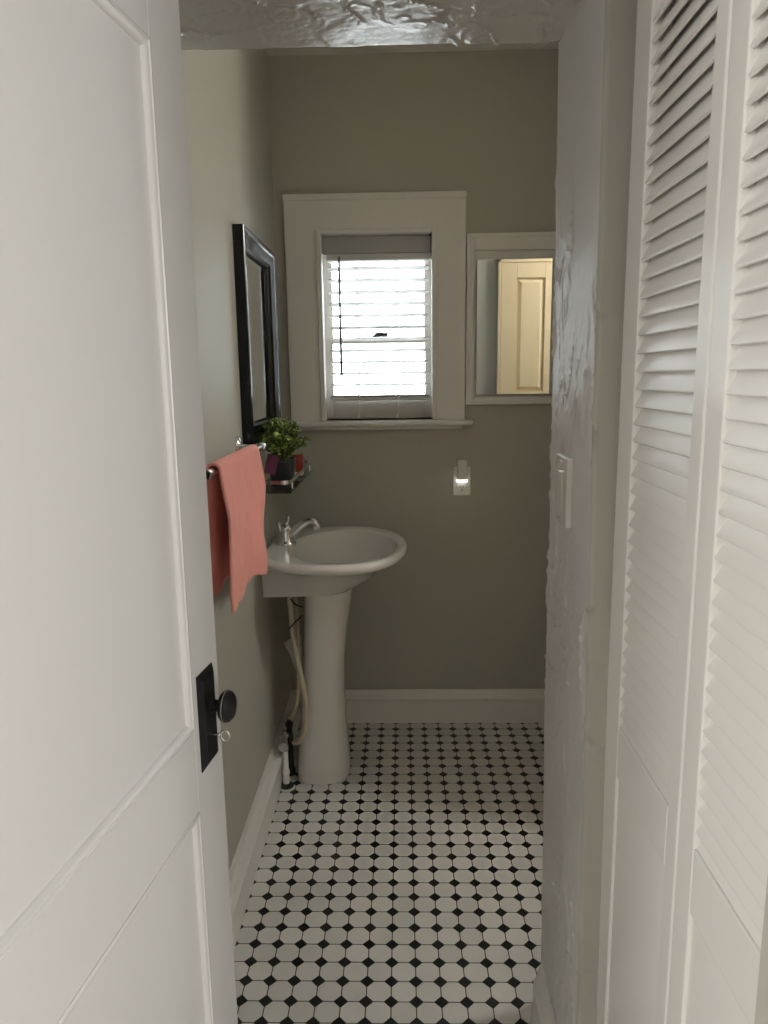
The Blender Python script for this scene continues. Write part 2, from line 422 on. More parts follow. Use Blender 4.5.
m = MB().prism([(0, 0), (0.050, 0), (0.056, 0.006), (0.056, 0.014), (0.050, 0.020), (0, 0.020)], (-0.440, YB, 1.240), (0, -1, 0), (0, 0, 1), (1, 0, 0), 0.712)
m.box(CX0 + 0.01, CX1 - 0.01, y0 + 0.004, YB, 1.226, 1.241)
m.build('sill', 'trim_white', win, bevel=0.002)
MR = 1.565
up = MB(); frame_boxes(up, OX0 + 0.006, OX1 - 0.006, MR - 0.006, OZ1 - 0.006, 0.032, 0.032, 0.022, 0.055, YB + 0.112, YB + 0.140)
up.build('upper_sash', 'sash_paint', win, bevel=0.002)
lo = MB(); frame_boxes(lo, OX0 + 0.006, OX1 - 0.006, OZ0 + 0.002, MR + 0.016, 0.032, 0.032, 0.088, 0.022, YB + 0.080, YB + 0.108)
lo_o = lo.build('lower_sash', 'sash_paint', win, bevel=0.002)
m = MB().box(OX0 + 0.034, OX1 - 0.034, YB + 0.124, YB + 0.128, MR, OZ1 - 0.05); m.build('upper_pane', 'pane_glass', win, smooth=0)
m = MB().box(OX0 + 0.034, OX1 - 0.034, YB + 0.092, YB + 0.096, OZ0 + 0.085, MR); m.build('lower_pane', 'pane_glass', win, smooth=0)
m = MB().box(-0.115, -0.055, YB + 0.085, YB + 0.106, MR + 0.018, MR + 0.026); m.box(-0.105, -0.050, YB + 0.08, YB + 0.09, MR + 0.026, MR + 0.034)
m.lathe([(0.012, 0), (0.012, 0.018)], (-0.085, YB + 0.095, MR + 0.018), (0, 0, 1), 14)
m.build('sash_lock', 'black_iron', win, bevel=0.001)
m = MB().box(OX0 + 0.014, OX1 - 0.014, YB + 0.012, YB + 0.03, 1.887, OZ1 - 0.012); m.build('head_shade_strip', 'shade_grey', win, bevel=0.002)  # strip coloured grey in place of shade above the blind

# outside: neighbour's white clapboard wall and a strip of dark grey ground
m = MB(); z = -0.4
while z < 3.5:
    m.prism([(0, 0), (0.018, 0), (0.004, 0.115), (0, 0.115)], (-5, 5.6, z), (0, -1, 0), (0, 0, 1), (1, 0, 0), 10); z += 0.112
m.box(-5, 5, 5.6, 5.8, -0.5, 3.5)
nb = m.build('neighbor_wall', 'siding_white', smooth=0)
struct(nb, 'bright white clapboard wall outside beyond the window blind', 'wall')
struct(MB().box(-6, 6, 3.1, 9, -0.55, -0.45).build('ground', 'ground_grey', smooth=0), 'ground outside below the window', 'ground')

# ---------------------------------------------------------------- venetian blind
bl = empty('venetian_blind', (-0.087, YB + 0.04, 1.885), 'white venetian blind hanging in the small bathroom window', 'blind')
BX0, BX1 = OX0 + 0.028, OX1 - 0.020; BY = YB + 0.036
MB().box(BX0, BX1, BY - 0.026, BY + 0.026, 1.862, 1.886).build('headrail', 'blind_white', bl, bevel=0.002)
m = MB()
for i in range(12):
    zc = 1.835 - i * 0.0437; t = math.radians(-7)
    rings = []
    for x in (BX0 + 0.003, BX1 - 0.003):
        prof = []
        for s_, th in ((-1, 1), (-.5, 1), (0, 1), (.5, 1), (1, 1), (1, -1), (.5, -1), (0, -1), (-.5, -1), (-1, -1)):
            a = s_ * 0.025; hgt = 0.002 * (1 - s_ * s_) + th * 0.0018
            prof.append((x, BY + a * math.cos(t) - hgt * math.sin(t), zc - a * math.sin(t) * -1 + hgt * math.cos(t)))
        rings.append(prof)
    m.loft(rings)
m.build('slats', 'blind_white', bl)
MB().box(BX0 + 0.002, BX1 - 0.002, BY - 0.026, BY + 0.026, 1.338, 1.352).build('bottom_rail', 'blind_white', bl, bevel=0.003)
for x in (BX0 + 0.115, BX1 - 0.125):
    m = MB()
    for dy in (-0.027, 0.027): m.tube([(x, BY + dy, 1.352), (x, BY + dy, 1.87)], 0.0009, 6)
    for i in range(12): m.tube([(x, BY - 0.027, 1.832 - i * 0.0437), (x, BY + 0.027, 1.832 - i * 0.0437)], 0.0007, 5)
    m.build('ladder_cord', 'cord_white', bl)
    m = MB().lathe([(0.002, 0), (0.006, 0.002), (0.0075, 0.010), (0.005, 0.016), (0.002, 0.018)], (x, BY - 0.034, 1.345), (0, 0, 1), 14)
    m.build('cord_button', 'plastic_white', bl)
    m = MB().tube([(x, BY - 0.033, 1.345), (x + 0.003, BY - 0.035, 1.31), (x - 0.002, BY - 0.034, 1.285)], 0.0012, 6)
    m.lathe([(0.002, 0), (0.006, 0.002), (0.005, 0.012), (0.002, 0.02)], (x - 0.002, BY - 0.034, 1.268), (0, 0, 1), 12)
    m.build('cord_tassel', 'cord_white', bl)
MB().tube([(-0.232, BY - 0.036, 1.875), (-0.2325, BY - 0.037, 1.72), (-0.2325, BY - 0.037, 1.435)], [0.0045, 0.0045, 0.0055], 8).build('tilt_wand', 'wand_grey', bl)
MB().tube([(BX1 + 0.004, BY - 0.034, 1.95), (BX1 + 0.005, BY - 0.034, 1.90), (BX1 + 0.003, BY - 0.034, 1.86)], 0.0022, 8).lathe([(0.002, 0), (0.007, 0.003), (0.007, 0.012), (0.002, 0.015)], (BX1 + 0.004, BY - 0.034, 1.945), (0, 0, 1), 10).build('cord_cleat', 'black_iron', bl)

# ---------------------------------------------------------------- open door at the left
dd = Vector((0.1205, 0.9927, 0)).normalized(); dnrm = Vector((dd.y, -dd.x, 0))
DO = Vector((-0.283, 1.05, 0))                      # free edge of the visible face
DM = Matrix((( dd.x, dnrm.x, 0, DO.x), (dd.y, dnrm.y, 0, DO.y), (0, 0, 1, 0), (0, 0, 0, 1)))   # local: x along (0 at edge, negative to hinge), y out of the face
DW = 0.74
door = empty('door_1', (DO.x, DO.y, 0)); struct(door, 'white two-panel door standing open on the left, black knob', 'door')
SW, UZ0, UZ1, LZ0, LZ1 = 0.098, 0.946, 1.828, 0.25, 0.822
m = MB()
m.box(-SW, 0, -0.036, 0, 0.012, 2.03, DM); m.box(-DW, -DW + SW, -0.036, 0, 0.012, 2.03, DM)
for a, b in ((0.012, LZ0), (LZ1, UZ0), (UZ1, 2.03)): m.box(-DW + SW, -SW, -0.036, 0, a, b, DM)
m.build('stiles_and_rails', 'door_white', door, smooth=30, bevel=0.0012)
PRO = [(0.0, -0.0065), (0.0, 0.0010), (0.0015, 0.0022), (0.0038, 0.0022), (0.0050, 0.0004), (0.0064, 0.0012), (0.0095, 0.0004), (0.0118, -0.0025), (0.013, -0.0055), (0.013, -0.0065)]
def moulding(x0, x1, z0, z1):
    """mitred panel moulding running round the recess"""
    m = MB(); rings = []
    for (cx, cz, sx, sz) in ((x0, z0, 1, 1), (x1, z0, -1, 1), (x1, z1, -1, -1), (x0, z1, 1, -1)):
        rings.append([DM @ Vector((cx + sx * u, v, cz + sz * u)) for u, v in PRO])
    rings.append(rings[0]); m.loft(rings, True, False, False)
    bmesh.ops.remove_doubles(m.bm, verts=m.bm.verts, dist=1e-6)
    return m
for z0, z1 in ((UZ0, UZ1), (LZ0, LZ1)):
    pn = MB().box(-DW + SW, -SW, -0.026, -0.0065, z0, z1, DM).build('panel', 'door_white', door, smooth=0)
    moulding(-DW + SW, -SW, z0, z1).build('panel_moulding', 'door_white', pn, smooth=40)
# long black plate, knob
PX0, PX1, PZ0, PZ1 = -0.082, -0.025, 0.873, 1.018
m = MB(); e = 0.009
lo_, hi_ = [(PX0, PZ0), (PX1, PZ0), (PX1, PZ1), (PX0, PZ1)], [(PX0 + e, PZ0 + e), (PX1 - e, PZ0 + e), (PX1 - e, PZ1 - e), (PX0 + e, PZ1 - e)]
m.loft([[DM @ Vector((x, 0.0, z)) for x, z in lo_], [DM @ Vector((x, 0.0015, z)) for x, z in lo_], [DM @ Vector((x, 0.0075, z)) for x, z in hi_]])
pl = m.build('lock_plate', 'black_metal', door, smooth=20)
KX, KZ = -0.050, 0.962
kc = DM @ Vector((KX, 0.007, KZ))
m = MB().lathe([(0.012, 0), (0.012, 0.003), (0.009, 0.005), (0.0085, 0.011), (0.011, 0.014), (0.018, 0.0155), (0.0222, 0.0195), (0.0235, 0.024), (0.0222, 0.029), (0.017, 0.0335), (0.009, 0.036), (0.0, 0.0365)], kc, dnrm, 32)
kn = m.build('door_knob', 'black_metal', door, smooth=50)
MB().lathe([(0.0235, 0.0229), (0.0239, 0.0232), (0.0239, 0.0238), (0.0235, 0.0241)], kc, dnrm, 32).build('knob_seam', 'chrome_dull', kn)
# key in the lock
kx = DM @ Vector((-0.054, 0.0075, 0.919))
m = MB().tube([kx, kx + dnrm * 0.013], 0.0019, 10)
ring = []
for k in range(21):
    a = 2 * math.pi * k / 20; ring.append(kx + dnrm * (0.0195 + 0.0065 * math.cos(a)) + Vector((0, 0, 1)) * (0.008 * math.sin(a) - 0.001))
m.tube(ring, 0.0016, 8, caps=False); m.lathe([(0.002, 0), (0.0034, 0.002), (0.002, 0.004)], kx + dnrm * 0.009, dnrm, 12)
tag(m.build('key', 'key_metal', smooth=60), 'small silver key sticking out of the black door lock plate', 'key')

# ---------------------------------------------------------------- bifold louvered closet doors at the right
cl = empty('door_2', (0.34, YN - 0.01, 0)); struct(cl, 'white bifold closet door with louvers above plain panels', 'door')
XD = 0.334
def closet_leaf(ya, ls, ln, yb):
    """ya far edge, ls/ln louver field far/near, yb near edge (distances from far edge, towards the camera)"""
    Y = lambda a: YN - 0.012 - a
    leaf = empty('door_leaf', (XD, Y(yb), 0)); leaf.parent = cl; leaf.matrix_parent_inverse = base_matrix(cl).inverted()
    T = 0.028; z0, zl0, zl1, z1 = 0.015, 0.886, 1.915, 2.03; zp0, zp1 = 0.12, 0.80
    m = MB()
    m.box(XD, XD + T, Y(ls), Y(ya), z0, z1); m.box(XD, XD + T, Y(yb), Y(ln), z0, z1)
    for a, b in ((z0, zp0), (zp1, zl0), (zl1, z1)): m.box(XD, XD + T, Y(ln), Y(ls), a, b)
    m.build('stiles_and_rails', 'closet_white', leaf, smooth=0, bevel=0.0025)
    m = MB(); n = 41; sp = (zl1 - zl0) / n
    for i in range(n):
        zc = zl0 + sp * (i + 0.5); t = math.radians(62)
        c, s = math.cos(t), math.sin(t)
        prof = []
        for u, v in ((-0.0200, -0.0028), (0.0200, -0.0028), (0.0210, 0.0), (0.0200, 0.0028), (-0.0200, 0.0028), (-0.0218, 0.0013), (-0.0218, -0.0013)):
            prof.append((XD + T * 0.5 - 0.001 + u * c - v * s, zc + u * s + v * c))
        m.loft([[(x, yy, z) for x, z in prof] for yy in (Y(ln) - 0.004, Y(ls) + 0.004)])
    m.build('louvers', 'closet_white', leaf, smooth=40)
    m = MB(); e = 0.018
    m.loft([[(x, y, z) for y, z in ((Y(ln) - 0.004 + k, zp0 - .004 + k), (Y(ls) + 0.004 - k, zp0 - .004 + k), (Y(ls) + 0.004 - k, zp1 + .004 - k), (Y(ln) - 0.004 + k, zp1 + .004 - k))]
            for x, k in ((XD + T * 0.8, 0), (XD + 0.003, 0), (XD + 0.0045, 0.004), (XD + 0.002, 0.030))])
    m.build('raised_panel', 'closet_white', leaf, smooth=20)
closet_leaf(0.0, 0.070, 0.287, 0.322)
closet_leaf(0.326, 0.372, 0.588, 0.632)

# ---------------------------------------------------------------- cream door, seen in the cabinet mirror
YW = YF - 0.012
d3 = empty('door_3', (0.85, YW, 0)); struct(d3, 'cream panelled door reflected in the medicine cabinet mirror', 'door')
m = MB(); x0, x1 = 0.552, 1.16
cols = ((x0 + 0.085, x0 + 0.240), (x0 + 0.355, x0 + 0.51)); rows_ = ((0.22, 1.15), (1.335, 1.950))
m.box(x0, x1, YW - 0.005, YW + 0.008, 0.01, 2.03)
xs_ = [x0, cols[0][0], cols[0][1], cols[1][0], cols[1][1], x1]
for a, b in ((xs_[0], xs_[1]), (xs_[2], xs_[3]), (xs_[4], xs_[5])): m.box(a, b, YW + 0.008, YW + 0.022, 0.01, 2.03)
for a, b in cols:
    for c, d in ((0.01, 0.22), (1.15, 1.335), (1.95, 2.03)): m.box(a, b, YW + 0.008, YW + 0.022, c, d)
m.build('stiles_and_rails', 'cream_paint', d3, smooth=0, bevel=0.0015)
for a, b in cols:
    for c, d in rows_:
        m = MB(); m.loft([[(x, y, z) for x, z in ((a + k, c + k), (b - k, c + k), (b - k, d - k), (a + k, d - k))] for y, k in ((YW + 0.008, 0.010), (YW + 0.012, 0.010), (YW + 0.018, 0.026))])
        m.build('panel', 'cream_paint', d3, smooth=0)
m = MB(); m.box(x0 - 0.018, x0 - 0.002, YW, YW + 0.026, 0, 2.055); m.box(x1 + 0.002, x1 + 0.018, YW, YW + 0.026, 0, 2.055); m.box(x0 - 0.018, x1 + 0.018, YW, YW + 0.026, 2.032, 2.055)
m.build('door_frame', 'cream_paint', d3, smooth=0, bevel=0.002)

# ---------------------------------------------------------------- pedestal sink
SY = 2.500
sink = empty('pedestal_sink', (-0.27, SY, 0), 'white porcelain pedestal sink with an oval basin under the window', 'sink')
def spline(tab, x):
    for (a, fa), (b, fb) in zip(tab, tab[1:]):
        if x <= b:
            t = max(0, min(1, (x - a) / (b - a))); return fa + (fb - fa) * t
    return tab[-1][1]
def outline(tab, xf, n=28):
    """closed plan outline, back edge on the wall; tab = (x, half width)"""
    xb = tab[0][0]; pts = []
    for i in range(n + 1):                     # near side from wall to front
        t = i / n; x = xb + (xf - xb) * math.sin(t * math.pi / 2); pts.append((x, SY - spline(tab, x)))
    for i in range(n - 1, -1, -1):
        t = i / n; x = xb + (xf - xb) * math.sin(t * math.pi / 2); pts.append((x, SY + spline(tab, x)))
    for k in range(1, 6):                      # along the wall
        pts.append((xb, SY + tab[0][1] * (1 - 2 * k / 6)))
    return pts
def curve_tab(xb, wb, xm, wm, xf, n=60, p=2.0):
    tab = []
    for i in range(n + 1):
        x = xb + (xf - xb) * i / n
        if x >= xm: w_ = wm * max(0.0, 1 - ((x - xm) / (xf - xm)) ** 2) ** 0.5
        else:
            t = (x - xb) / (xm - xb); w_ = wb + (wm - wb) * math.sin(t * math.pi / 2) ** 1.25
        tab.append((x, w_))
    return tab
WX = XL + 0.002
RIM = [(WX, 0.185), (-0.458, 0.205), (-0.44, 0.228), (-0.415, 0.258), (-0.385, 0.284), (-0.35, 0.303), (-0.30, 0.317), (-0.25, 0.322), (-0.20, 0.322), (-0.15, 0.315), (-0.11, 0.299), (-0.07, 0.268), (-0.04, 0.230), (-0.015, 0.184), (0.003, 0.130), (0.012, 0.080), (0.016, 0.0)]
def arch(x):
    if x > -0.15: return 0.318 * max(0.0, 1 - ((x + 0.20) / 0.216) ** 2.3) ** 0.5
    return spline(RIM, x)
rimT = outline([(WX + (0.016 - WX) * i / 200, arch(WX + (0.016 - WX) * i / 200)) for i in range(201)], 0.016)
def ring(pts, z, cx=-0.2, k=1.0, kx=None):
    return [((p[0] - cx) * (kx if kx is not None else k) + cx if p[0] > WX + 1e-6 or True else p[0], (p[1] - SY) * k + SY, z) for p in pts]
def wallfix(r): return [(max(WX, x), y, z) for x, y, z in r]
def mix(a, b, t, z): return [(p[0] * (1 - t) + q[0] * t, p[1] * (1 - t) + q[1] * t, z) for p, q in zip(a, b)]
under = outline(curve_tab(WX, 0.135, -0.28, 0.125, -0.176), -0.176)
mid = outline(curve_tab(WX, 0.140, -0.25, 0.160, -0.105), -0.105)
top_u = outline(curve_tab(WX, 0.150, -0.22, 0.235, -0.055), -0.055)
# inner bowl ellipse, same number of points, matched by angle
NP = len(rimT)
def ell(cx, rx, ry, z):
    out = []
    for p in rimT:
        a = math.atan2((p[1] - SY) / 0.322, (p[0] + 0.21) / 0.226); out.append((cx + rx * math.cos(a), SY + ry * math.sin(a), z))
    return out
rings = [[(x, y, 0.708) for x, y in under], [(x, y, 0.716) for x, y in mix(under, mid, 0.12, 0)and [(p[0] * .88 + q[0] * .12, p[1] * .88 + q[1] * .12) for p, q in zip(under, mid)]]]
rings += [[(p[0], p[1], 0.735) for p in mix(under, mid, 0.75, 0)], [(p[0], p[1], 0.765) for p in mix(mid, top_u, 0.35, 0)],
          [(p[0], p[1], 0.80) for p in mix(mid, top_u, 0.95, 0)], [(p[0], p[1], 0.818) for p in mix(top_u, rimT, 0.35, 0)],
          [(p[0], p[1], 0.826) for p in mix(top_u, rimT, 0.80, 0)]]
for k, z in ((0.955, 0.8295), (0.985, 0.8345), (1.0, 0.843), (0.998, 0.851), (0.982, 0.857), (0.955, 0.861), (0.92, 0.860)):
    rings.append(wallfix(ring(rimT, z, -0.22, k)))
def lerp_ring(a, b, t, z=None): return [(p[0] + (q[0] - p[0]) * t, p[1] + (q[1] - p[1]) * t, z if z is not None else p[2] + (q[2] - p[2]) * t) for p, q in zip(a, b)]
e0 = ell(-0.212, 0.190, 0.252, 0.853)
rings.append(lerp_ring(rings[-1], e0, 0.75, 0.8575))
rings.append(e0)
for k in range(1, 15):
    t = k / 15 * math.pi / 2; q = math.cos(t) ** 0.9
    rings.append(ell(-0.212 - 0.003 * k / 15, 0.020 + 0.170 * q, 0.020 + 0.232 * q, 0.853 - 0.100 * math.sin(t) ** 1.15))
rings.append(ell(-0.215, 0.014, 0.014, 0.752))
MB().loft(rings).build('basin', 'porcelain', sink, smooth=60)
MB().lathe([(0.024, 0), (0.024, 0.003), (0.018, 0.004), (0.014, 0.001), (0, 0.001)], (-0.215, SY, 0.7535), (0, 0, 1), 24).build('drain', 'chrome', sink)
m = MB().lathe([(0.011, 0.0), (0.011, 0.004), (0.007, 0.004), (0.006, 0.001), (0, 0.001)], (-0.376, SY - 0.03, 0.806), (0.90, 0, 0.42), 20)
m.build('overflow_ring', 'chrome_dull', sink)
# pedestal
def ped(xb, xf, hw, z, n=48):
    cx, rx = (xb + xf) / 2, (xf - xb) / 2; out = []
    for k in range(n):
        a = 2 * math.pi * k / n; c, s = math.cos(a), math.sin(a)
        pw = 0.6 if c < 0 else 0.95
        out.append((cx + rx * math.copysign(abs(c) ** pw, c), SY + 0.004 + hw * math.copysign(abs(s) ** 0.85, s), z))
    return out
prof = [(-0.396, -0.203, 0.098, 0.0), (-0.397, -0.200, 0.100, 0.012), (-0.395, -0.201, 0.098, 0.05), (-0.388, -0.206, 0.095, 0.12), (-0.376, -0.214, 0.092, 0.22), (-0.367, -0.217, 0.090, 0.33),
        (-0.360, -0.212, 0.090, 0.45), (-0.355, -0.199, 0.094, 0.57), (-0.352, -0.186, 0.100, 0.65), (-0.350, -0.176, 0.106, 0.714)]
MB().loft([ped(*p) for p in prof]).build('pedestal', 'porcelain', sink, smooth=50)
# faucet
FX, FY, FZ = -0.410, 2.505, 0.859
fa = MB().lathe([(0.037, 0), (0.037, 0.005), (0.034, 0.009), (0.029, 0.014), (0.0275, 0.030), (0.0225, 0.054), (0.0235, 0.058), (0.019, 0.066), (0.010, 0.070), (0.0, 0.071)], (FX, FY, FZ), (0, 0, 1), 28).build('faucet', 'chrome', sink, smooth=50)
m = MB(); pts = smooth_path([(FX + 0.004, FY, FZ + 0.030), (FX + 0.030, FY - 0.003, FZ + 0.044), (FX + 0.058, FY - 0.006, FZ + 0.068), (FX + 0.085, FY - 0.009, FZ + 0.083), (FX + 0.105, FY - 0.011, FZ + 0.080), (FX + 0.112, FY - 0.012, FZ + 0.066)], 5)
m.tube(pts, [0.020 - 0.0095 * min(1, i / 16) for i in range(len(pts))], 14)
m.lathe([(0.009, 0), (0.0145, 0.003), (0.0155, 0.014), (0.0125, 0.020), (0.0105, 0.020), (0.009, 0.016), (0, 0.016)], pts[-2] + Vector((0, 0, 0.004)), (0.3, -0.05, -1), 18)
m.build('spout', 'chrome', fa, smooth=50)
m = MB().tube([(FX + 0.002, FY, FZ + 0.070), (FX + 0.010, FY, FZ + 0.080), (FX + 0.012, FY - 0.002, FZ + 0.093)], [0.0085, 0.006, 0.005], 12)
m.lathe([(0.0, -0.002), (0.0065, 0.001), (0.0075, 0.006), (0.005, 0.011), (0.0, 0.013)], (FX + 0.012, FY - 0.002, FZ + 0.090), (0, 0, 1), 14)
m.build('lever', 'chrome', fa, smooth=50)
m = MB().lathe([(0.004, 0), (0.004, 0.022), (0.0075, 0.024), (0.008, 0.030), (0.004, 0.034), (0.0, 0.035)], (FX - 0.016, FY - 0.016, FZ + 0.048), (-0.12, -0.1, 1), 16)
m.build('pop_up_knob', 'chrome', fa, smooth=50)

# plumbing behind the pedestal
h = MB().tube(smooth_path([(-0.400, 2.47, 0.700), (-0.396, 2.462, 0.63), (-0.388, 2.445, 0.545), (-0.372, 2.42, 0.47), (-0.354, 2.395, 0.40), (-0.340, 2.385, 0.304), (-0.348, 2.382, 0.225), (-0.368, 2.39, 0.178), (-0.394, 2.41, 0.160)]), 0.0085, 12)
ho = h.build('supply_hose', 'hose_beige', smooth=60)
tag(ho, 'beige water hose curving down in front of the other hose', 'hose', group='hoses behind the sink pedestal')
h = MB().tube(smooth_path([(-0.384, 2.50, 0.700), (-0.380, 2.50, 0.60), (-0.374, 2.48, 0.50), (-0.374, 2.46, 0.42)] + [(-0.376, 2.44, 0.33), (-0.390, 2.45, 0.27), (-0.412, 2.47, 0.222)]), 0.0070, 12)
h2 = h.build('supply_hose', 'hose_beige', smooth=60)
tag(h2, 'thinner beige water hose hanging behind, close to the pedestal', 'hose', group='hoses behind the sink pedestal')
m = MB().tube(smooth_path([(-0.392, 2.45, 0.676), (-0.372, 2.425, 0.664), (-0.346, 2.41, 0.660)]), 0.0022, 6)
m.tube(smooth_path([(-0.398, 2.432, 0.575), (-0.376, 2.42, 0.60), (-0.348, 2.408, 0.630)]), 0.0022, 6)
tag(m.build('cable_tie', 'dark', smooth=60), 'thin black tie strung between the hoses and the pedestal', 'tie')
def valve(x, y, z, white, label):
    v = empty('shutoff_valve', (x, y, 0.0), label, 'valve', group='shut-off valves under the sink')
    m = MB().lathe([(0.009, z - 0.03), (0.013, z - 0.028), (0.013, z - 0.010), (0.010, z - 0.008), (0.010, z + 0.020), (0.014, z + 0.022), (0.014, z + 0.034), (0.008, z + 0.036), (0.008, z + 0.045)], (x, y, 0), (0, 0, 1), 16)
    m.tube([(x, y, z + 0.005), (x - 0.0, y - 0.035, z + 0.005)], 0.007, 10)
    m.lathe([(0.006, 0), (0.017, 0.002), (0.017, 0.008), (0.006, 0.010)], (x, y - 0.034, z + 0.005), (0, -1, 0), 14)
    m.build('valve_body', 'chrome_dull' if white else 'black_iron', v, smooth=40)
    m = MB().lathe([(0.0115, 0.008), (0.0115, 0.045), (0.0135, 0.048), (0.0135, 0.06), (0.0105, 0.065), (0.0105, z - 0.03)] if white else [(0.013, 0.0), (0.018, 0.004), (0.018, 0.02), (0.012, 0.03), (0.012, z - 0.03)], (x, y, 0), (0, 0, 1), 14)
    m.build('stub_pipe', 'pvc_white' if white else 'black_iron', v, smooth=40)
    if white:
        MB().lathe([(0.026, 0.0), (0.026, 0.004), (0.013, 0.012)], (x, y, 0), (0, 0, 1), 18).build('floor_flange', 'black_iron', v)
valve(-0.424, 2.40, 0.165, True, 'chrome shut-off valve on a white pipe beside the left baseboard')
valve(-0.419, 2.475, 0.170, False, 'dark iron shut-off valve between the white pipe and the pedestal')
# crumpled pale sheet caught behind the hose
m = MB(); g = []
for i in range(9):
    row = []
    for j in range(7):
        u, v = i / 8, j / 6
        x = -0.434 + 0.062 * v + 0.034 * u * (1 - v); z = 0.52 - 0.15 * u * (0.75 + 0.25 * v) - 0.03 * (1 - v) * (1 - u)
        yy = 2.515 + 0.016 * noise.noise(Vector((u * 5, v * 5, 0.3))) + 0.012 * math.sin(v * 7 + u * 3)
        row.append(m.bm.verts.new((x, yy, z)))
    g.append(row)
for i in range(8):
    for j in range(6): m.bm.faces.new((g[i][j], g[i][j + 1], g[i + 1][j + 1], g[i + 1][j]))
pp = m.build('paper_wrapper', 'paper_pale', smooth=25); sm = pp.modifiers.new('thick', 'SOLIDIFY'); sm.thickness = 0.0012
tag(pp, 'crumpled pale wrapper behind the hoses under the sink', 'wrapper')

# ---------------------------------------------------------------- black framed wall mirror
wm = empty('wall_mirror', (XL, 2.355, 1.24), 'tall wall mirror in a glossy black frame above the sink', 'mirror')
MY0, MY1, MZ0, MZ1 = 2.168, 2.690, 1.236, 1.856
prof = [(0.0, 0.0), (0.0, 0.030), (0.003, 0.033), (0.010, 0.033), (0.014, 0.030), (0.020, 0.029), (0.044, 0.021), (0.050, 0.0225), (0.054, 0.019), (0.060, 0.012), (0.062, 0.005), (0.062, 0.0)]
m = MB(); rings = []
for (cy, cz, sy, sz) in ((MY0, MZ0, 1, 1), (MY1, MZ0, -1, 1), (MY1, MZ1, -1, -1), (MY0, MZ1, 1, -1)):
    rings.append([(XL + 0.001 + v, cy + sy * u, cz + sz * u) for u, v in prof])
rings.append(rings[0]); m.loft(rings, True, False, False); bmesh.ops.remove_doubles(m.bm, verts=m.bm.verts, dist=1e-6)
m.build('frame', 'black_frame', wm, smooth=30)
MB().box(XL + 0.001, XL + 0.0065, MY0 + 0.058, MY1 - 0.058, MZ0 + 0.058, MZ1 - 0.058).build('mirror_glass', 'mirror_glass', wm, smooth=0)

# ---------------------------------------------------------------- medicine cabinet with a mirror door
mc = empty('medicine_cabinet', (0.42, YB, 1.32), 'recessed medicine cabinet with white trim and plain mirror beside the window', 'cabinet')
m = MB(); fx0, fx1, fz0, fz1 = 0.246, 0.655, 1.318, 1.946
frame_boxes(m, fx0, fx1, fz0, fz1, 0.030, 0.030, 0.030, 0.060, YB - 0.018, YB - 0.001)
frame_boxes(m, fx0, fx1, fz0, fz1, 0.010, 0.010, 0.010, 0.014, YB - 0.024, YB - 0.017)
m.box(fx0 + 0.028, fx1 - 0.028, YB - 0.005, YB - 0.001, fz0 + 0.028, fz1 - 0.058)
m.build('frame', 'trim_white', mc, smooth=0, bevel=0.0025)
md = MB().box(0.284, 0.622, YB - 0.030, YB - 0.006, 1.356, 1.852).build('cabinet_door', 'chrome_dull', mc, smooth=0, bevel=0.001)
MB().box(0.2852, 0.6208, YB - 0.0315, YB - 0.0302, 1.3572, 1.8508).build('mirror_glass', 'mirror_glass', md, smooth=0)

# ---------------------------------------------------------------- wall outlet and night light
ol = empty('wall_outlet', (0.233, YB, 1.018), 'white wall outlet with a night light plugged into its upper socket', 'outlet')
MB().box(0.199, 0.267, YB - 0.006, YB, 0.962, 1.076).build('cover_plate', 'plastic_white', ol, smooth=0, bevel=0.002)
for zc in (1.043, 0.994):
    s_ = MB().lathe([(0.017, 0), (0.017, 0.0085), (0.015, 0.0095), (0, 0.0095)], (0.233, YB, zc), (0, -1, 0), 24).build('socket', 'plastic_white', ol)
    m = MB(); m.box(0.2265, 0.2285, YB - 0.0101, YB - 0.009, zc - 0.002, zc + 0.008); m.box(0.2375, 0.2395, YB - 0.0101, YB - 0.009, zc - 0.002, zc + 0.007); m.lathe([(0.0026, 0), (0.0026, 0.0012)], (0.233, YB - 0.009, zc - 0.008), (0, -1, 0), 10)
    m.build('slots', 'dark', s_)
nl = empty('night_light', (0.232, YB - 0.02, 1.05), 'glowing white plug-in night light in the back wall outlet', 'night light')
m = MB().box(0.213, 0.2515, YB - 0.042, YB - 0.0105, 1.0272, 1.108); m.build('housing', 'plastic_white', nl, smooth=0, bevel=0.006, seg=3)
m = MB(); rings = []
for k, z in ((0.55, 1.016), (0.85, 1.0175), (1.0, 1.021), (1.0, 1.0268)):
    rings.append([(0.2322 + 0.0225 * k * math.cos(2 * math.pi * i / 24), YB - 0.0265 + 0.0145 * k * math.sin(2 * math.pi * i / 24), z) for i in range(24)])
m.loft(rings); m.build('lamp_lens', 'lamp_lens', nl)

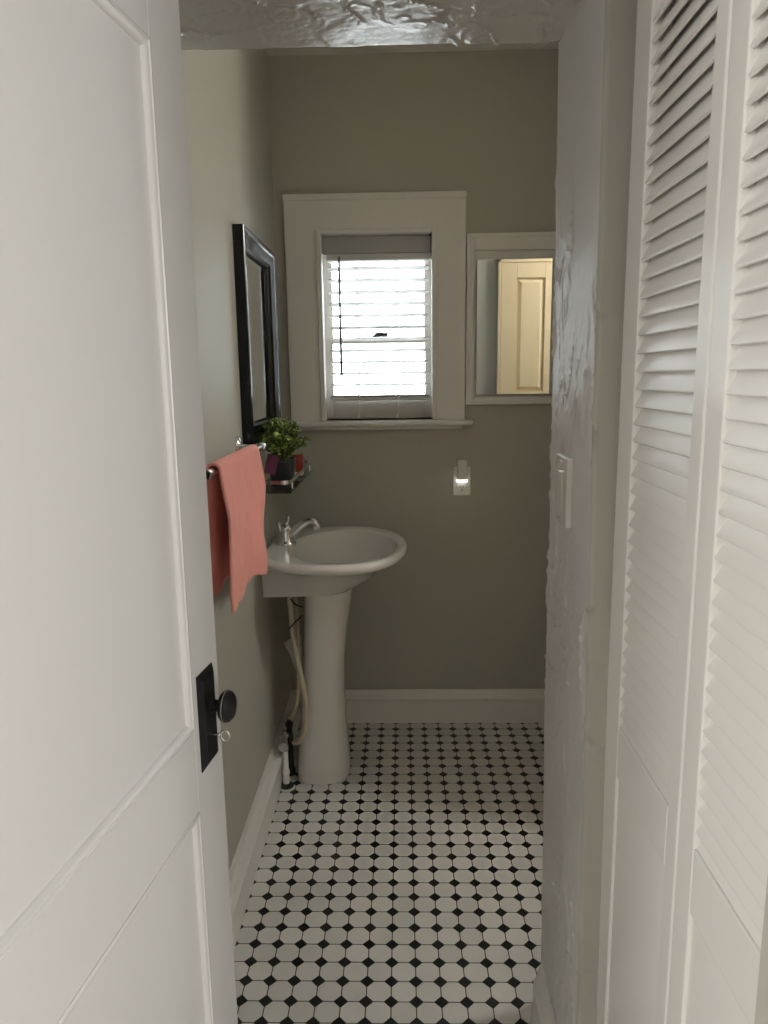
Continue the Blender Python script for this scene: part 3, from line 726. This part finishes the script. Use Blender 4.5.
# ---------------------------------------------------------------- light switch on the pier
SWY = 1.352 + (1.22 - 1.3) * LEAN + 0.002
sw = empty('light_switch', (XJ, SWY, 1.22), 'white wall switch plate on the rough plaster pier', 'switch')
xs0 = XJ - 0.004
MB().box(xs0 - 0.007, xs0 + 0.004, SWY - 0.056, SWY + 0.040, 1.158, 1.284).build('cover_plate', 'plastic_white', sw, smooth=0, bevel=0.0035, seg=3)
m = MB(); m.prism([(0, -0.034), (0.002, -0.034), (0.0025, 0.0), (0.006, 0.034), (0, 0.034)], (xs0 - 0.006, SWY - 0.025, 1.222), (-1, 0, 0), (0, 0, 1), (0, 1, 0), 0.034)
m.build('rocker', 'plastic_white', sw, smooth=0, bevel=0.001)
for z in (1.170, 1.273):
    MB().lathe([(0.004, 0), (0.0035, 0.0015), (0, 0.0018)], (xs0 - 0.007, SWY - 0.003, z), (-1, 0, 0), 14).build('screw', 'chrome', sw)

# ---------------------------------------------------------------- towel rail and towel
RX, RZ = -0.400, 1.238; RY0, RY1 = 1.47, 2.10
tr = empty('towel_rail', (XL, 1.72, RZ), 'chrome towel rail on the left wall carrying a coral towel', 'towel rail')
MB().tube([(RX, RY0, RZ), (RX, RY1, RZ)], 0.0085, 16).build('bar', 'chrome', tr)
for y in (RY0 + 0.012, RY1 - 0.006):
    m = MB(); n = 28
    rings = [[(XL + d, y + 0.022 * k * math.cos(2 * math.pi * i / n), RZ + 0.030 * k * math.sin(2 * math.pi * i / n)) for i in range(n)] for d, k in ((0.0, 1.0), (0.005, 1.0), (0.010, 0.80), (0.013, 0.5))]
    m.loft(rings); m.tube([(XL + 0.010, y, RZ), (XL + 0.03, y, RZ), (RX, y, RZ)], [0.010, 0.0075, 0.0085], 14)
    m.lathe([(0.0, -0.015), (0.0105, -0.013), (0.0125, -0.004), (0.0125, 0.004), (0.0105, 0.013), (0.0, 0.015)], (RX, y, RZ), (0, 1, 0), 18)
    m.build('bracket', 'chrome', tr, smooth=50)
m = MB(); NU, NV = 110, 80
TY0, TY1 = 1.535, 1.965
grid = []
for i in range(NU + 1):
    u = i / NU
    row = []
    for j in range(NV + 1):
        s = j / NV                                   # 0 back hem .. 1 front hem
        Lb, Lf, rr = 0.285, 0.305 + 0.035 * u - 0.05 * max(0, 0.6 - abs(u - 0.55) * 2), 0.0150
        arc = math.pi * rr; tot = Lb + arc + Lf; d = s * tot
        y = TY0 + (TY1 - TY0) * u
        if d < Lb:
            hgt = (Lb - d); x = RX - rr; z = RZ - hgt; side = -1
        elif d < Lb + arc:
            a = (d - Lb) / rr; x = RX - rr * math.cos(a); z = RZ + rr * math.sin(a); hgt = 0; side = 0
        else:
            hgt = d - Lb - arc; x = RX + rr; z = RZ - hgt; side = 1
        fall = min(1, hgt / 0.10)
        fold = math.sin(u * 9.5 + 0.8 + hgt * 3.2) * 0.010 + math.sin(u * 21 + hgt * 5) * 0.004 + 0.006 * noise.noise(Vector((u * 4, hgt * 8, side * 3)))
        rib = 0.0011 * math.sin(u * 150) + 0.0009 * noise.noise(Vector((u * 30, hgt * 60, side)))
        crease = -0.012 * math.exp(-((u - 0.52 - 0.05 * math.sin(hgt * 9)) / 0.045) ** 2) - 0.008 * math.exp(-((u - 0.72) / 0.03) ** 2)
        if side >= 0:
            x += rib + fall * crease + fall * (0.010 + fold * (0.35 + 0.65 * min(1, u * 3)) * (0.6 + 2.2 * hgt)); y += fall * (0.020 * math.sin(hgt * 21 + u * 1.2 - 0.9) * (0.5 + 0.7 * u) + 0.012 * u + hgt * (0.17 * u - 0.04))
            y += 0.006 * noise.noise(Vector((u * 6, hgt * 10, 5)))
        else:
            x += -fall * 0.012 + fold * fall * 0.6 * 0; y += hgt * 0.10 * (1 - u) + fall * 0.006 * math.sin(hgt * 20); x = max(XL + 0.012, x + 0.005 * math.sin(u * 12))
        row.append(m.bm.verts.new((x, y, z)))
    grid.append(row)
for i in range(NU):
    for j in range(NV): m.bm.faces.new((grid[i][j], grid[i + 1][j], grid[i + 1][j + 1], grid[i][j + 1]))
tw = m.build('hand_towel', 'coral_terry', smooth=180)
sm = tw.modifiers.new('thick', 'SOLIDIFY'); sm.thickness = 0.006; sm.offset = 0
tag(tw, 'coral pink hand towel draped over the chrome rail', 'towel')

# ---------------------------------------------------------------- glass shelf
SX0, SX1, SY0, SY1, SZ = XL + 0.004, -0.349, 2.245, 2.815, 1.078
gs = empty('glass_shelf', (XL, 2.5, SZ), 'small glass wall shelf with a chrome gallery rail below the mirror', 'shelf')
MB().box(SX0, SX1 + 0.004, SY0 - 0.004, SY1 + 0.004, SZ, SZ + 0.007).build('glass_plate', 'shelf_glass', gs, smooth=0, bevel=0.001)
zr = SZ + 0.034; c = 0.018
path = [(SX0, SY0, zr)] + [(SX1 - c + c * math.sin(a), SY0 + c - c * math.cos(a), zr) for a in [k * math.pi / 12 for k in range(7)]] + [(SX1 - c + c * math.cos(a), SY1 - c + c * math.sin(a), zr) for a in [k * math.pi / 12 for k in range(7)]] + [(SX0, SY1, zr)]
m = MB(); rg = []
for i_, p_ in enumerate(path):
    a_ = Vector(path[min(i_ + 1, len(path) - 1)]) - Vector(path[max(i_ - 1, 0)]); nn_ = Vector((a_.y, -a_.x, 0)).normalized()
    rg.append([Vector(p_) + nn_ * q_ + Vector((0, 0, h_)) for q_, h_ in ((0.002, -0.006), (0.002, 0.006), (-0.002, 0.006), (-0.002, -0.006))])
m.loft(rg); m.build('gallery_rail', 'chrome', gs, smooth=60)
for (x, y) in ((SX1 - 0.004, SY0 + 0.06), (SX1 - 0.004, SY1 - 0.06)):
    MB().lathe([(0.006, 0.007), (0.0035, 0.010), (0.0035, zr - SZ)], (x + 0.003, y, SZ), (0, 0, 1), 10).build('rail_post', 'chrome', gs)
for y in (SY0 + 0.05, SY1 - 0.05):
    MB().box(XL, XL + 0.05, y - 0.012, y + 0.012, SZ - 0.012, SZ).build('bracket', 'chrome', gs, smooth=0, bevel=0.003)

# ---------------------------------------------------------------- potted plant and the small red cup behind it
PX, PY, PZ = -0.390, 2.372, SZ + 0.0072
pp_ = empty('potted_plant', (PX, PY, PZ), 'small bushy green plant in a black pot on the glass shelf', 'plant')
m = MB(); 
sq = lambda k, z: [(PX + k * math.copysign(abs(math.cos(a)) ** 0.5, math.cos(a)), PY + k * math.copysign(abs(math.sin(a)) ** 0.5, math.sin(a)), z) for a in [2 * math.pi * i / 32 for i in range(32)]]
m.loft([sq(0.034, PZ), sq(0.036, PZ + 0.003), sq(0.042, PZ + 0.078), sq(0.044, PZ + 0.080), sq(0.044, PZ + 0.088), sq(0.040, PZ + 0.088), sq(0.039, PZ + 0.074)])
m.build('pot', 'pot_black', pp_, smooth=40)
m = MB(); lm = MB()
rnd = random.Random(3)
for k in range(140):
    a = rnd.uniform(0, 2 * math.pi); el = rnd.uniform(0.12, 1.0) ** 0.8
    R = rnd.uniform(0.075, 0.112)
    tip = Vector((PX - 0.006 + R * 0.92 * math.cos(a) * math.cos(el * 1.45), PY - 0.005 + R * 1.12 * math.sin(a) * math.cos(el * 1.45), PZ + 0.098 + R * 1.08 * math.sin(el * 1.45) * 0.95))
    tip.x = max(XL + 0.018, tip.x)
    root = Vector((PX + rnd.uniform(-.02, .02), PY + rnd.uniform(-.02, .02), PZ + 0.074))
    mid_ = (root + tip) / 2 + Vector((0, 0, 0.014))
    P = smooth_path([root, mid_, tip], 5); m.tube(P, [0.0013] * len(P), 5)
    for t in range(2, len(P)):
        for side in range(3 if t < len(P) - 1 else 5):
            d = Vector((rnd.uniform(-1, 1), rnd.uniform(-1, 1), rnd.uniform(-0.2, 1))).normalized()
            L = rnd.uniform(0.010, 0.017); wd = L * 0.33
            b = P[t] + d * 0.002; n_ = d.orthogonal().normalized(); n_.rotate(Matrix.Rotation(rnd.uniform(0, 6.28), 3, d)); s_ = d.cross(n_)
            pts = [b, b + d * L * 0.35 + s_ * wd * 0.8 + n_ * 0.001, b + d * L * 0.7 + s_ * wd * 0.7, b + d * L - n_ * 0.002, b + d * L * 0.7 - s_ * wd * 0.7, b + d * L * 0.35 - s_ * wd * 0.8 + n_ * 0.001]
            for q in pts: q.x = max(XL + 0.009, q.x)
            lm.face(pts)
m.build('stems', 'stem_green', pp_)
lm.build('foliage', 'leaf_green', pp_, smooth=0)
MB().box(-0.0375, 0.0375, -0.0375, 0.0375, 0, 0.001).build('soil', 'soil', pp_, smooth=0).location = (PX, PY, PZ + 0.073)
m = MB(); T = Matrix.Translation((PX - 0.026, PY - 0.051, PZ + 0.074)) @ Matrix.Rotation(math.radians(14), 4, 'Y') @ Matrix.Rotation(math.radians(-8), 4, 'X')
m.box(-0.018, 0.018, -0.0006, 0.0006, -0.030, 0.032, T)
m.build('care_tag', 'tag_purple', pp_, smooth=0)
rc = empty('cup', (-0.372, 2.60, SZ + 0.0072), 'small red cup behind the plant pot on the glass shelf', 'cup')
MB().lathe([(0.016, 0), (0.019, 0.002), (0.0215, 0.075), (0.020, 0.075), (0.017, 0.006), (0, 0.005)], (-0.372, 2.60, SZ + 0.0072), (0, 0, 1), 20).build('body', 'red_glaze', rc)
MB().lathe([(0.0190, 0.004), (0.0205, 0.006), (0.0208, 0.014), (0.0198, 0.016), (0.0192, 0.010)], (-0.372, 2.60, SZ + 0.0072), (0, 0, 1), 20).build('base_band', 'plastic_white', rc)
